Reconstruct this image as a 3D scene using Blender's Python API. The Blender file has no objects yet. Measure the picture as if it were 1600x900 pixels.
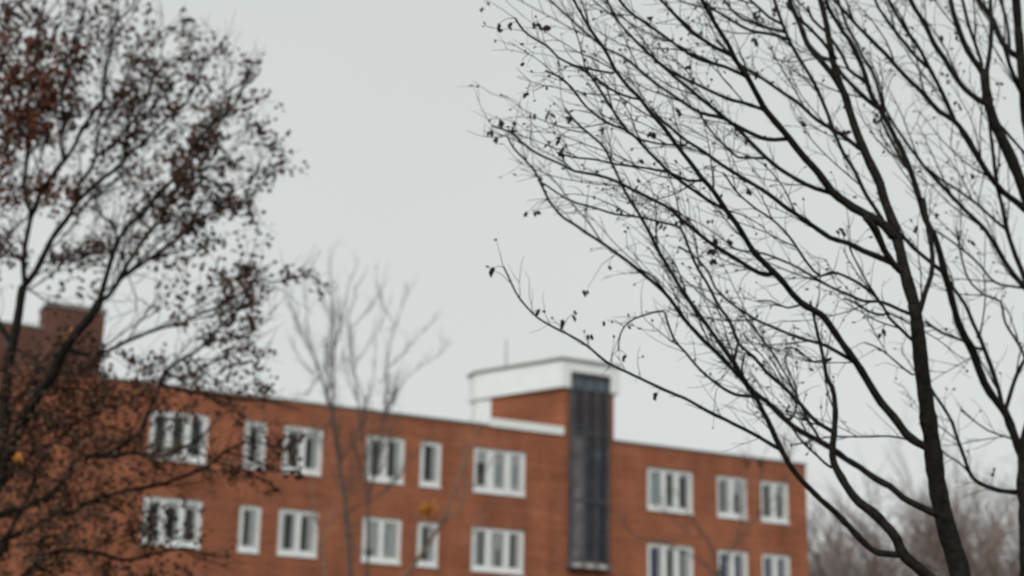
import bpy, math, random
import numpy as np
from mathutils import Matrix, Vector, noise

# ------------------------------------------------------------------ camera, sky, sun, exposure
sc = bpy.context.scene
COL = sc.collection
R = math.radians
F_PX, PITCH, ROLL = 2572.0, R(16.43), R(1.25)          # focal length in photo pixels (1600 wide)
CAM = np.array([0.0, 0.0, 1.6])
_f = np.array([0, math.cos(PITCH), math.sin(PITCH)])
_r0 = np.array([1.0, 0, 0]); _u0 = np.cross(_r0, _f)
_r = _r0 * math.cos(ROLL) + _u0 * math.sin(ROLL)
_u = -_r0 * math.sin(ROLL) + _u0 * math.cos(ROLL)
cd = bpy.data.cameras.new('camera'); cam = bpy.data.objects.new('camera', cd); COL.objects.link(cam)
m = Matrix.Identity(4)
for i in range(3):
    m[i][0], m[i][1], m[i][2], m[i][3] = _r[i], _u[i], -_f[i], CAM[i]
cam.matrix_world = m
cd.sensor_width = 36.0; cd.lens = F_PX / 1600 * 36.0
cd.clip_start = 0.1; cd.clip_end = 3000
cd.dof.use_dof = True; cd.dof.focus_distance = 9.3; cd.dof.aperture_fstop = 1.25
sc.camera = cam

SUN_ELEV, SUN_ROT = R(38), R(200)                       # high thin sun behind the camera, veiled by cloud
world = bpy.data.worlds.new('World'); sc.world = world; world.use_nodes = True
nt = world.node_tree; nt.nodes.clear()
out = nt.nodes.new('ShaderNodeOutputWorld'); bg = nt.nodes.new('ShaderNodeBackground')
sky = nt.nodes.new('ShaderNodeTexSky'); sky.sky_type = 'NISHITA'; sky.sun_disc = False
sky.sun_elevation = SUN_ELEV; sky.sun_rotation = SUN_ROT; sky.dust_density = 4.0; sky.air_density = 1.0
hs = nt.nodes.new('ShaderNodeHueSaturation'); hs.inputs['Saturation'].default_value = 0.0
mx = nt.nodes.new('ShaderNodeMix'); mx.data_type = 'RGBA'; mx.inputs[0].default_value = 0.72
mx.inputs[7].default_value = (7.75, 8.20, 8.10, 1)      # even overcast cloud
tc = nt.nodes.new('ShaderNodeTexCoord'); nz = nt.nodes.new('ShaderNodeTexNoise')
nz.inputs['Scale'].default_value = 3.0; nz.inputs['Detail'].default_value = 3.0
mr = nt.nodes.new('ShaderNodeMapRange'); mr.inputs[3].default_value = 0.965; mr.inputs[4].default_value = 1.035
ml = nt.nodes.new('ShaderNodeVectorMath'); ml.operation = 'SCALE'
nt.links.new(tc.outputs['Generated'], nz.inputs['Vector'])
nt.links.new(nz.outputs[0], mr.inputs[0])
nt.links.new(sky.outputs[0], hs.inputs['Color']); nt.links.new(hs.outputs[0], mx.inputs[6])
nt.links.new(mx.outputs[2], ml.inputs[0]); nt.links.new(mr.outputs[0], ml.inputs['Scale'])
nt.links.new(ml.outputs[0], bg.inputs['Color']); bg.inputs['Strength'].default_value = 0.1
nt.links.new(bg.outputs[0], out.inputs[0])
sd = bpy.data.lights.new('sun', 'SUN'); sd.energy = 1.5; sd.angle = R(25); sd.color = (1.0, 0.97, 0.93)
sun = bpy.data.objects.new('sun', sd); COL.objects.link(sun)
sun.location = (0, -30, 60)
_sd = Vector((math.sin(SUN_ROT) * math.cos(SUN_ELEV), math.cos(SUN_ROT) * math.cos(SUN_ELEV), math.sin(SUN_ELEV)))
sun.rotation_euler = _sd.to_track_quat('Z', 'Y').to_euler()
sc.view_settings.view_transform = 'Standard'; sc.view_settings.look = 'None'
sc.view_settings.exposure = 0.0; sc.view_settings.gamma = 1.0
sc.cycles.max_bounces = 6; sc.cycles.transparent_max_bounces = 8

# ------------------------------------------------------------------ helpers
def ray(px, py):
    return _f + _r * ((px - 800) / F_PX) + _u * ((450 - py) / F_PX)
def at(px, py, depth):
    """world point seen at a photo pixel, at a distance (metres along the optical axis)"""
    return CAM + ray(px, py) * depth

def mat(name, col, rough=0.8, spec=0.3, noise=None, scale=20.0, bump=0.0, coat=0.0):
    mt = bpy.data.materials.new(name); mt.use_nodes = True
    n = mt.node_tree.nodes; l = mt.node_tree.links; b = n['Principled BSDF']
    b.inputs['Roughness'].default_value = rough; b.inputs['Specular IOR Level'].default_value = spec
    b.inputs['Base Color'].default_value = (*col, 1)
    if noise:
        t = n.new('ShaderNodeTexCoord'); z = n.new('ShaderNodeTexNoise'); z.inputs['Scale'].default_value = scale
        z.inputs['Detail'].default_value = 6
        rmp = n.new('ShaderNodeValToRGB'); rmp.color_ramp.elements[0].position = 0.3; rmp.color_ramp.elements[1].position = 0.7
        rmp.color_ramp.elements[0].color = (*col, 1); rmp.color_ramp.elements[1].color = (*noise, 1)
        l.new(t.outputs['Object'], z.inputs['Vector']); l.new(z.outputs[0], rmp.inputs[0]); l.new(rmp.outputs[0], b.inputs['Base Color'])
        if bump:
            bp = n.new('ShaderNodeBump'); bp.inputs['Strength'].default_value = bump; bp.inputs['Distance'].default_value = 0.02
            l.new(z.outputs[0], bp.inputs['Height']); l.new(bp.outputs[0], b.inputs['Normal'])
    return mt

def brick_mat(name, c1, c2, mortar):
    mt = bpy.data.materials.new(name); mt.use_nodes = True
    n = mt.node_tree.nodes; l = mt.node_tree.links; b = n['Principled BSDF']
    b.inputs['Roughness'].default_value = 0.9; b.inputs['Specular IOR Level'].default_value = 0.15
    t = n.new('ShaderNodeTexCoord'); s = n.new('ShaderNodeSeparateXYZ'); a = n.new('ShaderNodeMath'); a.operation = 'ADD'
    c = n.new('ShaderNodeCombineXYZ'); bt = n.new('ShaderNodeTexBrick')
    l.new(t.outputs['Object'], s.inputs[0]); l.new(s.outputs[0], a.inputs[0]); l.new(s.outputs[1], a.inputs[1])
    l.new(a.outputs[0], c.inputs[0]); l.new(s.outputs[2], c.inputs[1]); l.new(c.outputs[0], bt.inputs['Vector'])
    bt.inputs['Scale'].default_value = 1.0; bt.inputs['Brick Width'].default_value = 0.225; bt.inputs['Row Height'].default_value = 0.075
    bt.inputs['Mortar Size'].default_value = 0.008; bt.inputs['Color1'].default_value = (*c1, 1)
    bt.inputs['Color2'].default_value = (*c2, 1); bt.inputs['Mortar'].default_value = (*mortar, 1); bt.inputs['Bias'].default_value = -0.1
    # weathering: broad blotches plus streaks
    nz = n.new('ShaderNodeTexNoise'); nz.inputs['Scale'].default_value = 0.55; nz.inputs['Detail'].default_value = 7; nz.inputs['Roughness'].default_value = 0.65
    l.new(c.outputs[0], nz.inputs['Vector'])
    mr = n.new('ShaderNodeMapRange'); mr.inputs[1].default_value = 0.3; mr.inputs[2].default_value = 0.7
    mr.inputs[3].default_value = 0.78; mr.inputs[4].default_value = 1.18
    l.new(nz.outputs[0], mr.inputs[0])
    # single courses a little darker than others
    mp = n.new('ShaderNodeMapping'); mp.inputs['Scale'].default_value = (0.35, 6.0, 1); l.new(c.outputs[0], mp.inputs['Vector'])
    n2 = n.new('ShaderNodeTexNoise'); n2.inputs['Scale'].default_value = 1.0; n2.inputs['Detail'].default_value = 4; l.new(mp.outputs[0], n2.inputs['Vector'])
    m2 = n.new('ShaderNodeMapRange'); m2.inputs[1].default_value = 0.35; m2.inputs[2].default_value = 0.65; m2.inputs[3].default_value = 0.88; m2.inputs[4].default_value = 1.10
    l.new(n2.outputs[0], m2.inputs[0])
    mm = n.new('ShaderNodeMath'); mm.operation = 'MULTIPLY'; l.new(mr.outputs[0], mm.inputs[0]); l.new(m2.outputs[0], mm.inputs[1])
    # faint vertical rain streaks
    mp3 = n.new('ShaderNodeMapping'); mp3.inputs['Scale'].default_value = (1.6, 0.16, 1); l.new(c.outputs[0], mp3.inputs['Vector'])
    n3 = n.new('ShaderNodeTexNoise'); n3.inputs['Scale'].default_value = 1.0; n3.inputs['Detail'].default_value = 5; l.new(mp3.outputs[0], n3.inputs['Vector'])
    m3 = n.new('ShaderNodeMapRange'); m3.inputs[1].default_value = 0.35; m3.inputs[2].default_value = 0.65; m3.inputs[3].default_value = 0.86; m3.inputs[4].default_value = 1.08
    l.new(n3.outputs[0], m3.inputs[0])
    m0 = mm; mm = n.new('ShaderNodeMath'); mm.operation = 'MULTIPLY'; l.new(m0.outputs[0], mm.inputs[0]); l.new(m3.outputs[0], mm.inputs[1])
    vm = n.new('ShaderNodeVectorMath'); vm.operation = 'SCALE'; l.new(bt.outputs['Color'], vm.inputs[0]); l.new(mm.outputs[0], vm.inputs['Scale'])
    l.new(vm.outputs[0], b.inputs['Base Color'])
    bp = n.new('ShaderNodeBump'); bp.inputs['Strength'].default_value = 0.6; bp.inputs['Distance'].default_value = 0.01; bp.invert = True
    l.new(bt.outputs['Fac'], bp.inputs['Height']); l.new(bp.outputs[0], b.inputs['Normal'])
    return mt

def glass_mat(name, tint):
    mt = bpy.data.materials.new(name); mt.use_nodes = True
    n = mt.node_tree.nodes; l = mt.node_tree.links; n.remove(n['Principled BSDF'])
    tr = n.new('ShaderNodeBsdfTransparent'); tr.inputs[0].default_value = (*tint, 1)
    gl = n.new('ShaderNodeBsdfGlossy'); gl.inputs['Roughness'].default_value = 0.04
    fr = n.new('ShaderNodeFresnel'); fr.inputs['IOR'].default_value = 1.4
    ad = n.new('ShaderNodeMath'); ad.operation = 'ADD'; ad.inputs[1].default_value = 0.0; l.new(fr.outputs[0], ad.inputs[0])
    ms = n.new('ShaderNodeMixShader'); l.new(ad.outputs[0], ms.inputs[0]); l.new(tr.outputs[0], ms.inputs[1]); l.new(gl.outputs[0], ms.inputs[2])
    l.new(ms.outputs[0], n['Material Output'].inputs[0])
    return mt

class MB:
    """collects shapes, links them as ONE mesh object"""
    def __init__(s): s.v = []; s.f = []
    def box(s, x0, x1, y0, y1, z0, z1):
        o = len(s.v)
        s.v += [(x0,y0,z0),(x1,y0,z0),(x1,y1,z0),(x0,y1,z0),(x0,y0,z1),(x1,y0,z1),(x1,y1,z1),(x0,y1,z1)]
        s.f += [(o,o+3,o+2,o+1),(o+4,o+5,o+6,o+7),(o,o+1,o+5,o+4),(o+1,o+2,o+6,o+5),(o+2,o+3,o+7,o+6),(o+3,o,o+4,o+7)]
    def poly(s, pts):
        o = len(s.v); s.v += [tuple(p) for p in pts]; s.f.append(tuple(range(o, o + len(pts))))
    def prism(s, ring, z0, z1):
        o = len(s.v); k = len(ring)
        s.v += [(x, y, z0) for x, y in ring] + [(x, y, z1) for x, y in ring]
        s.f.append(tuple(o + i for i in reversed(range(k)))); s.f.append(tuple(o + k + i for i in range(k)))
        for i in range(k):
            j = (i + 1) % k; s.f.append((o+i, o+j, o+k+j, o+k+i))
    def tube(s, P, rad, sides=6):
        P = np.asarray(P, float); n = len(P); o = len(s.v)
        T = np.gradient(P, axis=0); T /= (np.linalg.norm(T, axis=1)[:, None] + 1e-12)
        ref = np.array([0.31, 0.85, 0.42]); a = np.cross(T[0], ref); a /= np.linalg.norm(a) + 1e-12
        ca = np.cos(np.arange(sides) * 2 * math.pi / sides); sa = np.sin(np.arange(sides) * 2 * math.pi / sides)
        for i in range(n):
            a = a - T[i] * (a @ T[i]); a /= np.linalg.norm(a) + 1e-12
            b = np.cross(T[i], a)
            ring = P[i] + rad[i] * (ca[:, None] * a + sa[:, None] * b)
            s.v.extend(map(tuple, ring.tolist()))
        for i in range(n - 1):
            q = o + i * sides
            for k in range(sides):
                k2 = (k + 1) % sides
                s.f.append((q+k, q+k2, q+sides+k2, q+sides+k))
        s.f.append(tuple(o + k for k in reversed(range(sides)))); q = o + (n - 1) * sides
        s.f.append(tuple(q + k for k in range(sides)))
    def build(s, name, material, parent=None, smooth=False, kind=None):
        me = bpy.data.meshes.new(name); me.from_pydata(s.v, [], s.f); me.update()
        if smooth: me.polygons.foreach_set('use_smooth', [True] * len(me.polygons))
        me.materials.append(material)
        o = bpy.data.objects.new(name, me); COL.objects.link(o)
        if parent is not None: o.parent = parent
        if kind: o['kind'] = kind
        return o

def thing(name, label, cat, loc=(0, 0, 0), rz=0.0, group=None):
    o = bpy.data.objects.new(name, None); COL.objects.link(o); o.empty_display_size = 0.3
    o.location = loc; o.rotation_euler = (0, 0, rz); o['label'] = label; o['category'] = cat
    if group: o['group'] = group
    return o

# ------------------------------------------------------------------ materials
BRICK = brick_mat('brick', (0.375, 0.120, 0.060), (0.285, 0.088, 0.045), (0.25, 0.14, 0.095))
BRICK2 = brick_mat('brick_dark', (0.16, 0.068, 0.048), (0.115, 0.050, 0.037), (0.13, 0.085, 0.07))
WHITE = mat('white_paint', (0.78, 0.79, 0.79), 0.5, 0.4, (0.68, 0.69, 0.69), 4.0)
FASCIA = mat('white_render', (0.84, 0.86, 0.85), 0.7, 0.3, (0.77, 0.79, 0.78), 1.5)
COPING = mat('lead_coping', (0.20, 0.20, 0.19), 0.7, 0.3, (0.28, 0.27, 0.25), 3.0)
ROOFM = mat('roof_felt', (0.10, 0.10, 0.10), 0.9, 0.2, (0.14, 0.14, 0.13), 2.0)
GLASS = glass_mat('window_glass', (0.985, 0.99, 0.99))
STAIRGLASS = glass_mat('stair_glass', (0.72, 0.76, 0.82))
CURTAIN = mat('net_curtain', (0.86, 0.87, 0.86), 0.9, 0.1)
BLUEC = mat('navy_curtain', (0.028, 0.05, 0.20), 0.9, 0.1)
PALEC = mat('pale_blind_and_reflection', (0.62, 0.72, 0.73), 0.9, 0.1)
ROOM = mat('room_wall', (0.28, 0.28, 0.275), 0.9, 0.1)
STEEL = mat('dark_frame', (0.05, 0.05, 0.058), 0.6, 0.3, (0.11, 0.10, 0.108), 2.0)
SPAND = mat('grey_spandrel', (0.23, 0.20, 0.205), 0.6, 0.3, (0.06, 0.055, 0.065), 1.6)
STONE = mat('pale_stone', (0.50, 0.48, 0.46), 0.8, 0.3, (0.36, 0.35, 0.34), 3.0)
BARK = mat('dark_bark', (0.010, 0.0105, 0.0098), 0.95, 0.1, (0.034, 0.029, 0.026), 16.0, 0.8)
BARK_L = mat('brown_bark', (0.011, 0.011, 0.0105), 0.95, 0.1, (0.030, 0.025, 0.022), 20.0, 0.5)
TWIG_L = mat('brown_twig', (0.040, 0.029, 0.024), 0.9, 0.1, (0.075, 0.052, 0.042), 3.0)
BARK_M = mat('grey_bark', (0.085, 0.072, 0.066), 0.9, 0.2, (0.15, 0.125, 0.115), 12.0, 0.3)
BARK_P = mat('pale_bark', (0.30, 0.22, 0.165), 0.8, 0.2, (0.18, 0.12, 0.09), 9.0, 0.3)
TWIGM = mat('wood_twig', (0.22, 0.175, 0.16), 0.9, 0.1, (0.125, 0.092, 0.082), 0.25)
SEED = mat('seed_husk', (0.030, 0.022, 0.021), 0.9, 0.1, (0.06, 0.035, 0.033), 6.0)
LEAF_R = mat('rust_leaf', (0.24, 0.082, 0.046), 0.8, 0.2, (0.11, 0.042, 0.028), 4.0)
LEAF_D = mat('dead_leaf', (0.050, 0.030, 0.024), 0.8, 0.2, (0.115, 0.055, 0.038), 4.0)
LEAF_B = mat('brown_leaf', (0.165, 0.095, 0.060), 0.8, 0.2, (0.070, 0.045, 0.035), 4.0)
LEAF_O = mat('orange_leaf', (0.62, 0.27, 0.05), 0.7, 0.2, (0.45, 0.17, 0.03), 9.0)
GRASS = mat('grass', (0.045, 0.06, 0.022), 0.95, 0.1, (0.075, 0.075, 0.035), 0.35)

# ------------------------------------------------------------------ ground
g = MB(); N = 12
for i in range(N):
    for j in range(N):
        x0, x1 = -600 + i * 100, -500 + i * 100; y0, y1 = -300 + j * 100, -200 + j * 100
        g.poly([(x0, y0, 0), (x1, y0, 0), (x1, y1, 0), (x0, y1, 0)])
go = g.build('ground', GRASS); go['kind'] = 'structure'

# ------------------------------------------------------------------ the brick building (local x along the front, y into the building)
B = thing('apartment_building', 'long red brick flat-roofed block with white windows and a glazed stair tower', 'building',
          (0, 56, 0), R(26.7))
ROOF_Z = 13.04
TOP1, SILL1, TOP2, SILL2 = 12.28, 10.70, 9.57, 8.05
# (u0, u1, row, lights (from, to), openings between curtains (from, to, low, high, backing))
D, NV, PL = None, BLUEC, PALEC
WIN = [
 (-12.50,-10.62,1,[(.07,.32),(.37,.63),(.68,.93)],[(.10,.27,.06,.95,D),(.39,.57,.06,.95,D),(.72,.88,.06,.95,D)]),
 (-9.43,-8.70,1,[(.14,.86)],[(.30,.58,.05,.92,D)]),
 (-8.13,-6.77,1,[(.08,.47),(.54,.92)],[(.18,.38,.05,.9,D),(.60,.76,.05,.8,D)]),
 (-5.26,-3.86,1,[(.08,.46),(.53,.92)],[(.19,.36,.06,.92,D),(.60,.76,.06,.92,D)]),
 (-3.31,-2.51,1,[(.14,.86)],[(.28,.60,.03,.95,D)]),
 (-1.32,0.69,1,[(.05,.27),(.38,.62),(.70,.92)],[(.05,.24,.10,.68,D),(.42,.55,.15,.68,PL),(.74,.86,.15,.68,PL)]),
 (5.59,7.55,1,[(.06,.34),(.40,.62),(.68,.94)],[(.08,.27,.05,.95,PL),(.42,.56,.03,.93,D),(.73,.87,.03,.9,D)]),
 (8.58,9.92,1,[(.07,.46),(.53,.92)],[(.08,.28,.04,.93,D),(.57,.75,.04,.6,D)]),
 (10.52,11.80,1,[(.07,.46),(.53,.92)],[(.10,.34,.04,.93,D),(.57,.77,.04,.7,D)]),
 (-12.50,-10.62,2,[(.07,.32),(.37,.63),(.68,.93)],[(.12,.25,.06,.9,D),(.42,.56,.10,.85,D),(.74,.87,.06,.85,D)]),
 (-9.43,-8.70,2,[(.14,.86)],[(.30,.52,.02,.93,D)]),
 (-8.13,-6.77,2,[(.08,.47),(.54,.92)],[(.19,.36,.02,.93,D),(.60,.75,.02,.9,D)]),
 (-5.26,-3.86,2,[(.08,.46),(.53,.92)],[(.12,.30,.02,.24,D),(.60,.75,.02,.22,D),(.14,.22,.24,.9,PL),(.60,.68,.22,.9,PL)]),
 (-3.31,-2.51,2,[(.14,.86)],[(.33,.56,.02,.93,D)]),
 (-1.32,0.69,2,[(.05,.30),(.36,.64),(.70,.94)],[(.17,.24,.05,.95,D),(.50,.56,.05,.5,D),(.76,.84,.02,.95,D)]),
 (5.59,7.55,2,[(.06,.34),(.40,.62),(.68,.94)],[(.08,.26,.03,.95,NV),(.44,.55,.03,.95,D),(.72,.80,.03,.95,D)]),
 (8.58,9.92,2,[(.07,.46),(.53,.92)],[(.08,.33,.03,.95,NV),(.56,.76,.03,.95,NV)]),
 (10.52,11.80,2,[(.07,.46),(.53,.92)],[(.08,.32,.03,.95,NV),(.56,.75,.03,.95,NV)]),
]
holes = [(w[0], w[1], SILL1 if w[2] == 1 else SILL2, TOP1 if w[2] == 1 else TOP2) for w in WIN]
STAIR = (2.36, 3.90, 8.62, ROOF_Z)
cut = holes + [STAIR]
def pierced_wall(u0, u1, z0, z1, y, cut, reveal):
    us = sorted({u0, u1, *[c[0] for c in cut], *[c[1] for c in cut]}); zs = sorted({z0, z1, *[c[2] for c in cut], *[c[3] for c in cut]})
    w = MB()
    for a, b in zip(us, us[1:]):
        for c, d in zip(zs, zs[1:]):
            mu, mz = (a + b) / 2, (c + d) / 2
            if any(h[0] < mu < h[1] and h[2] < mz < h[3] for h in cut): continue
            w.poly([(a, y, c), (b, y, c), (b, y, d), (a, y, d)])
    for a, b, c, d in cut:
        w.poly([(a, y, c), (a, y, d), (a, y + reveal, d), (a, y + reveal, c)])
        w.poly([(b, y, c), (b, y + reveal, c), (b, y + reveal, d), (b, y, d)])
        w.poly([(a, y, d), (b, y, d), (b, y + reveal, d), (a, y + reveal, d)])
        w.poly([(a, y, c), (a, y + reveal, c), (b, y + reveal, c), (b, y, c)])
    return w
UL, UR, DEP = -26.0, 12.62, 11.0
w = pierced_wall(UL, UR, 0, ROOF_Z, 0.0, cut, 0.30)
w.build('front_wall', BRICK, B)
w = MB()
w.poly([(UR, 0, 0), (UR, DEP, 0), (UR, DEP, ROOF_Z), (UR, 0, ROOF_Z)]); w.poly([(UL, 0, 0), (UL, 0, ROOF_Z), (UL, DEP, ROOF_Z), (UL, DEP, 0)])
w.poly([(UL, DEP, 0), (UL, DEP, ROOF_Z), (UR, DEP, ROOF_Z), (UR, DEP, 0)])
w.build('side_wall', BRICK, B)
w = MB(); w.box(UL + .05, UR - .05, 0.05, DEP - .05, ROOF_Z - 0.35, ROOF_Z - 0.02); w.build('roof', ROOFM, B)
w = MB()
w.box(-14.2, -0.78, -0.05, 0.24, ROOF_Z, ROOF_Z + 0.07); w.box(4.22, UR + .05, -0.05, 0.24, ROOF_Z, ROOF_Z + 0.07)
w.box(UR - .22, UR + .05, 0.245, DEP, ROOF_Z, ROOF_Z + 0.07); w.build('coping', COPING, B)
w = MB(); w.box(-0.76, 2.14, -0.07, 0.28, ROOF_Z + 0.0, ROOF_Z + 0.29); w.build('white_coping', FASCIA, B)
# left tower and the block beside it
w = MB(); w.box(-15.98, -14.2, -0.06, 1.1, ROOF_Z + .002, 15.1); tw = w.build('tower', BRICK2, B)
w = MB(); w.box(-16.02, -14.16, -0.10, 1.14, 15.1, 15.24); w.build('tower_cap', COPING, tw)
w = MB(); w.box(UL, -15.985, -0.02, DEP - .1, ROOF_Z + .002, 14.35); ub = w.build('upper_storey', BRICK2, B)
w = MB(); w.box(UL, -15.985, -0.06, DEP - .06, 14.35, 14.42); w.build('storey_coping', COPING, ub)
# windows
rng = random.Random(5)
for (u0, u1, row, lights, opens) in WIN:
    z0, z1 = (SILL1, TOP1) if row == 1 else (SILL2, TOP2)
    W, H = u1 - u0, z1 - z0; y = 0.06
    fr = MB(); sillh = 0.19; fz0, fz1 = z0 + sillh, z1 - 0.10
    fr.box(u0, u1, y, y + .10, z1 - .10, z1 - .002)
    fr.box(u0, u1, y, y + .10, z0 + .06, fz0)
    edges = [0.0] + [e for l in lights for e in l] + [1.0]
    for a, b in zip(edges[::2], edges[1::2]): fr.box(u0 + a * W, u0 + b * W, y, y + .10, fz0, fz1)
    fo = fr.build('window', WHITE, B)
    sl = MB(); sl.box(u0 + .004, u1 - .004, -0.05, y + .098, z0 + .002, z0 + .058); sl.build('sill', WHITE, fo)
    for (a, b) in lights:
        ga, gb = u0 + a * W, u0 + b * W
        p = MB(); p.box(ga, gb, y + .045, y + .053, fz0, fz1); p.build('pane', GLASS, fo)
        s = MB(); t = .038                               # slim casement inside the light
        s.box(ga, ga + t, y - .012, y + .04, fz0, fz1); s.box(gb - t, gb, y - .012, y + .04, fz0, fz1)
        s.box(ga + t, gb - t, y - .012, y + .04, fz1 - t, fz1); s.box(ga + t, gb - t, y - .012, y + .04, fz0, fz0 + t)
        s.build('casement', WHITE, fo)
        # curtains: everything in this light that is not one of the openings
        ops = sorted([o for o in opens if o[0] < b and o[1] > a])
        def drape(c0, c1, l0, h0, mt, dy=0.062, nm='curtain'):
            if c1 - c0 < .012: return
            q = MB(); k = max(3, int((c1 - c0) / .05)); prev = None
            zz0, zz1 = fz0 + l0 * (fz1 - fz0), fz0 + h0 * (fz1 - fz0)
            for i in range(k + 1):
                xx = c0 + (c1 - c0) * i / k; yy = y + dy + .012 * (i % 2)
                if prev: q.poly([(prev[0], prev[1], zz0), (xx, yy, zz0), (xx, yy, zz1), (prev[0], prev[1], zz1)])
                prev = (xx, yy)
            q.build(nm, mt, fo)
        cur = ga
        for (oa, ob, lo, hi, bk) in ops:
            oa_, ob_ = max(ga, u0 + oa * W), min(gb, u0 + ob * W)
            if oa_ < cur - 1e-6: 
                if bk is not None: drape(oa_, ob_, lo, hi, bk, .082, 'blind')
                continue
            drape(cur, oa_, 0, 1, CURTAIN)
            if hi < .97 and not (len(ops) > 2): drape(oa_, ob_, hi, 1, CURTAIN)
            if lo > .08: drape(oa_, ob_, 0, lo, CURTAIN)
            if bk is not None: drape(oa_, ob_, lo, hi, bk, .082, 'blind')
            cur = ob_
        drape(cur, gb, 0, 1, CURTAIN)
    rm = MB(); yb = y + 1.4; ya = 0.302
    rm.poly([(u0, yb, z0), (u1, yb, z0), (u1, yb, z1), (u0, yb, z1)]); rm.poly([(u0, ya, z0), (u0, yb, z0), (u0, yb, z1), (u0, ya, z1)])
    rm.poly([(u1, ya, z0), (u1, ya, z1), (u1, yb, z1), (u1, yb, z0)]); rm.poly([(u0, ya, z1), (u0, yb, z1), (u1, yb, z1), (u1, ya, z1)])
    rm.poly([(u0, ya, z0), (u1, ya, z0), (u1, yb, z0), (u0, yb, z0)]); rm.build('room', ROOM, fo)
# stair tower head: polygonal roof slab, brick walls under it
ring = [(2.02, -0.14), (4.36, -0.14), (4.36, 4.2), (0.38, 4.2), (0.32, 3.46)]
w = MB(); w.prism(ring, 14.76, 15.74); sl = w.build('roof_slab', FASCIA, B)
w = MB(); w.prism([(1.97, -0.20), (4.42, -0.20), (4.42, 4.26), (0.32, 4.26), (0.26, 3.45)], 15.74, 15.83); w.build('slab_edge', COPING, sl)
w = MB(); w.prism([(2.16, 0.02), (4.18, 0.02), (4.18, 4.0), (0.86, 4.0), (0.72, 2.85)], ROOF_Z - .3, 14.758)
w.build('stair_head_wall', BRICK, B)
w = MB(); w.prism([(0.71, 2.90), (0.84, 3.98), (0.42, 3.98), (0.40, 3.46)], ROOF_Z - .3, 14.757); w.build('rendered_wall', FASCIA, B)
w = MB(); w.box(2.16, 2.355, -0.03, 0.30, ROOF_Z + .002, 14.757); w.build('pier', BRICK, B)
w = MB(); w.box(3.905, 4.18, -0.03, 0.30, ROOF_Z + .002, 14.757)
w.build('pier', BRICK, B)
w = MB(); w.tube([(0.98, 2.3, 15.8), (0.98, 2.3, 16.9)], [.03, .02], 6); w.build('aerial', COPING, B)
# stair window: dark frame, panes and spandrels in three columns
s0, s1, sz0, sz1 = 2.36, 3.90, 8.62, 15.24
w = MB(); yf, yk = -0.22, -0.10
cols = [s0, s0 + .10, s0 + .50, s0 + .57, s0 + .98, s0 + 1.05, s1 - .10, s1]
w.box(cols[0], cols[1], yf, 0.25, sz0, sz1); w.box(cols[6], cols[7], yf, 0.25, sz0, sz1)
w.box(cols[2], cols[3], yf, yk, sz0, sz1); w.box(cols[4], cols[5], yf, yk, sz0, sz1)
rows = [8.62, 10.75, 13.15, 15.24]
for zz in rows:
    for a, b in ((cols[1], cols[2]), (cols[3], cols[4]), (cols[5], cols[6])):
        w.box(a, b, yf + .01, yk - .002, min(zz, sz1 - .10), min(zz, sz1 - .10) + .07)
w.box(s0 - .01, s1 + .01, yf - .04, 0.0, sz1 + .002, sz1 + .10)
sw = w.build('stair_window', STEEL, B)
for ri, (za, zb) in enumerate(zip(rows, rows[1:])):
    for ci, (a, b) in enumerate(((cols[1], cols[2]), (cols[3], cols[4]), (cols[5], cols[6]))):
        p = MB(); p.box(a, b, yf + .05, yf + .062, za + .07, min(zb, sz1 - .10))
        if (ri, ci) in ((0, 0), (1, 0)): p.build('spandrel', SPAND, sw)
        else: p.build('pane', STAIRGLASS, sw)
p = MB(); p.box(s0 + .11, s1 - .11, 0.24, 0.26, sz0, sz1 - .3); p.build('stair_wall', SPAND, sw)
for i, zz in enumerate((9.4, 10.7, 12.0, 13.3)):        # the stair landings seen through the glass
    p = MB(); p.box(s0 + .11, s1 - .11, -0.05, 0.23, zz, zz + .22); p.build('landing', SPAND, sw)
p = MB(); p.box(3.42, 3.72, 0.10, 0.13, 12.35, 12.95); p.build('painted_reflection', PALEC, sw)  # pale plate behind the glass, its colour standing in for a light reflection
w = MB(); w.box(s0 - .06, s1 + .04, -0.32, -0.002, 8.42, 8.60); cn = w.build('canopy', SPAND, B)
for k in range(3):
    q = MB(); q.box(s0 + .05 + k * .5, s0 + .38 + k * .5, -0.345, -0.322, 8.44, 8.58); q.build('canopy_panel', STONE, cn)

# ------------------------------------------------------------------ trees: limbs traced as branching lines, each with its own depth
def spline(P, step):
    """Catmull-Rom resample of an (n, k) polyline, roughly every step units of the first two columns"""
    P = np.asarray(P, float)
    if len(P) == 2: P = np.vstack([P[0], P.mean(0), P[1]])
    E = np.vstack([2 * P[0] - P[1], P, 2 * P[-1] - P[-2]]); o = []
    for i in range(1, len(E) - 2):
        k = max(2, int(np.linalg.norm(E[i+1][:2] - E[i][:2]) / step))
        for t in np.arange(k) / k:
            a, b, c, d = E[i-1], E[i], E[i+1], E[i+2]
            o.append(0.5 * (2*b + (c-a)*t + (2*a-5*b+4*c-d)*t*t + (3*b-a-3*c+d)*t**3))
    o.append(E[-2]); return np.array(o)

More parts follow.
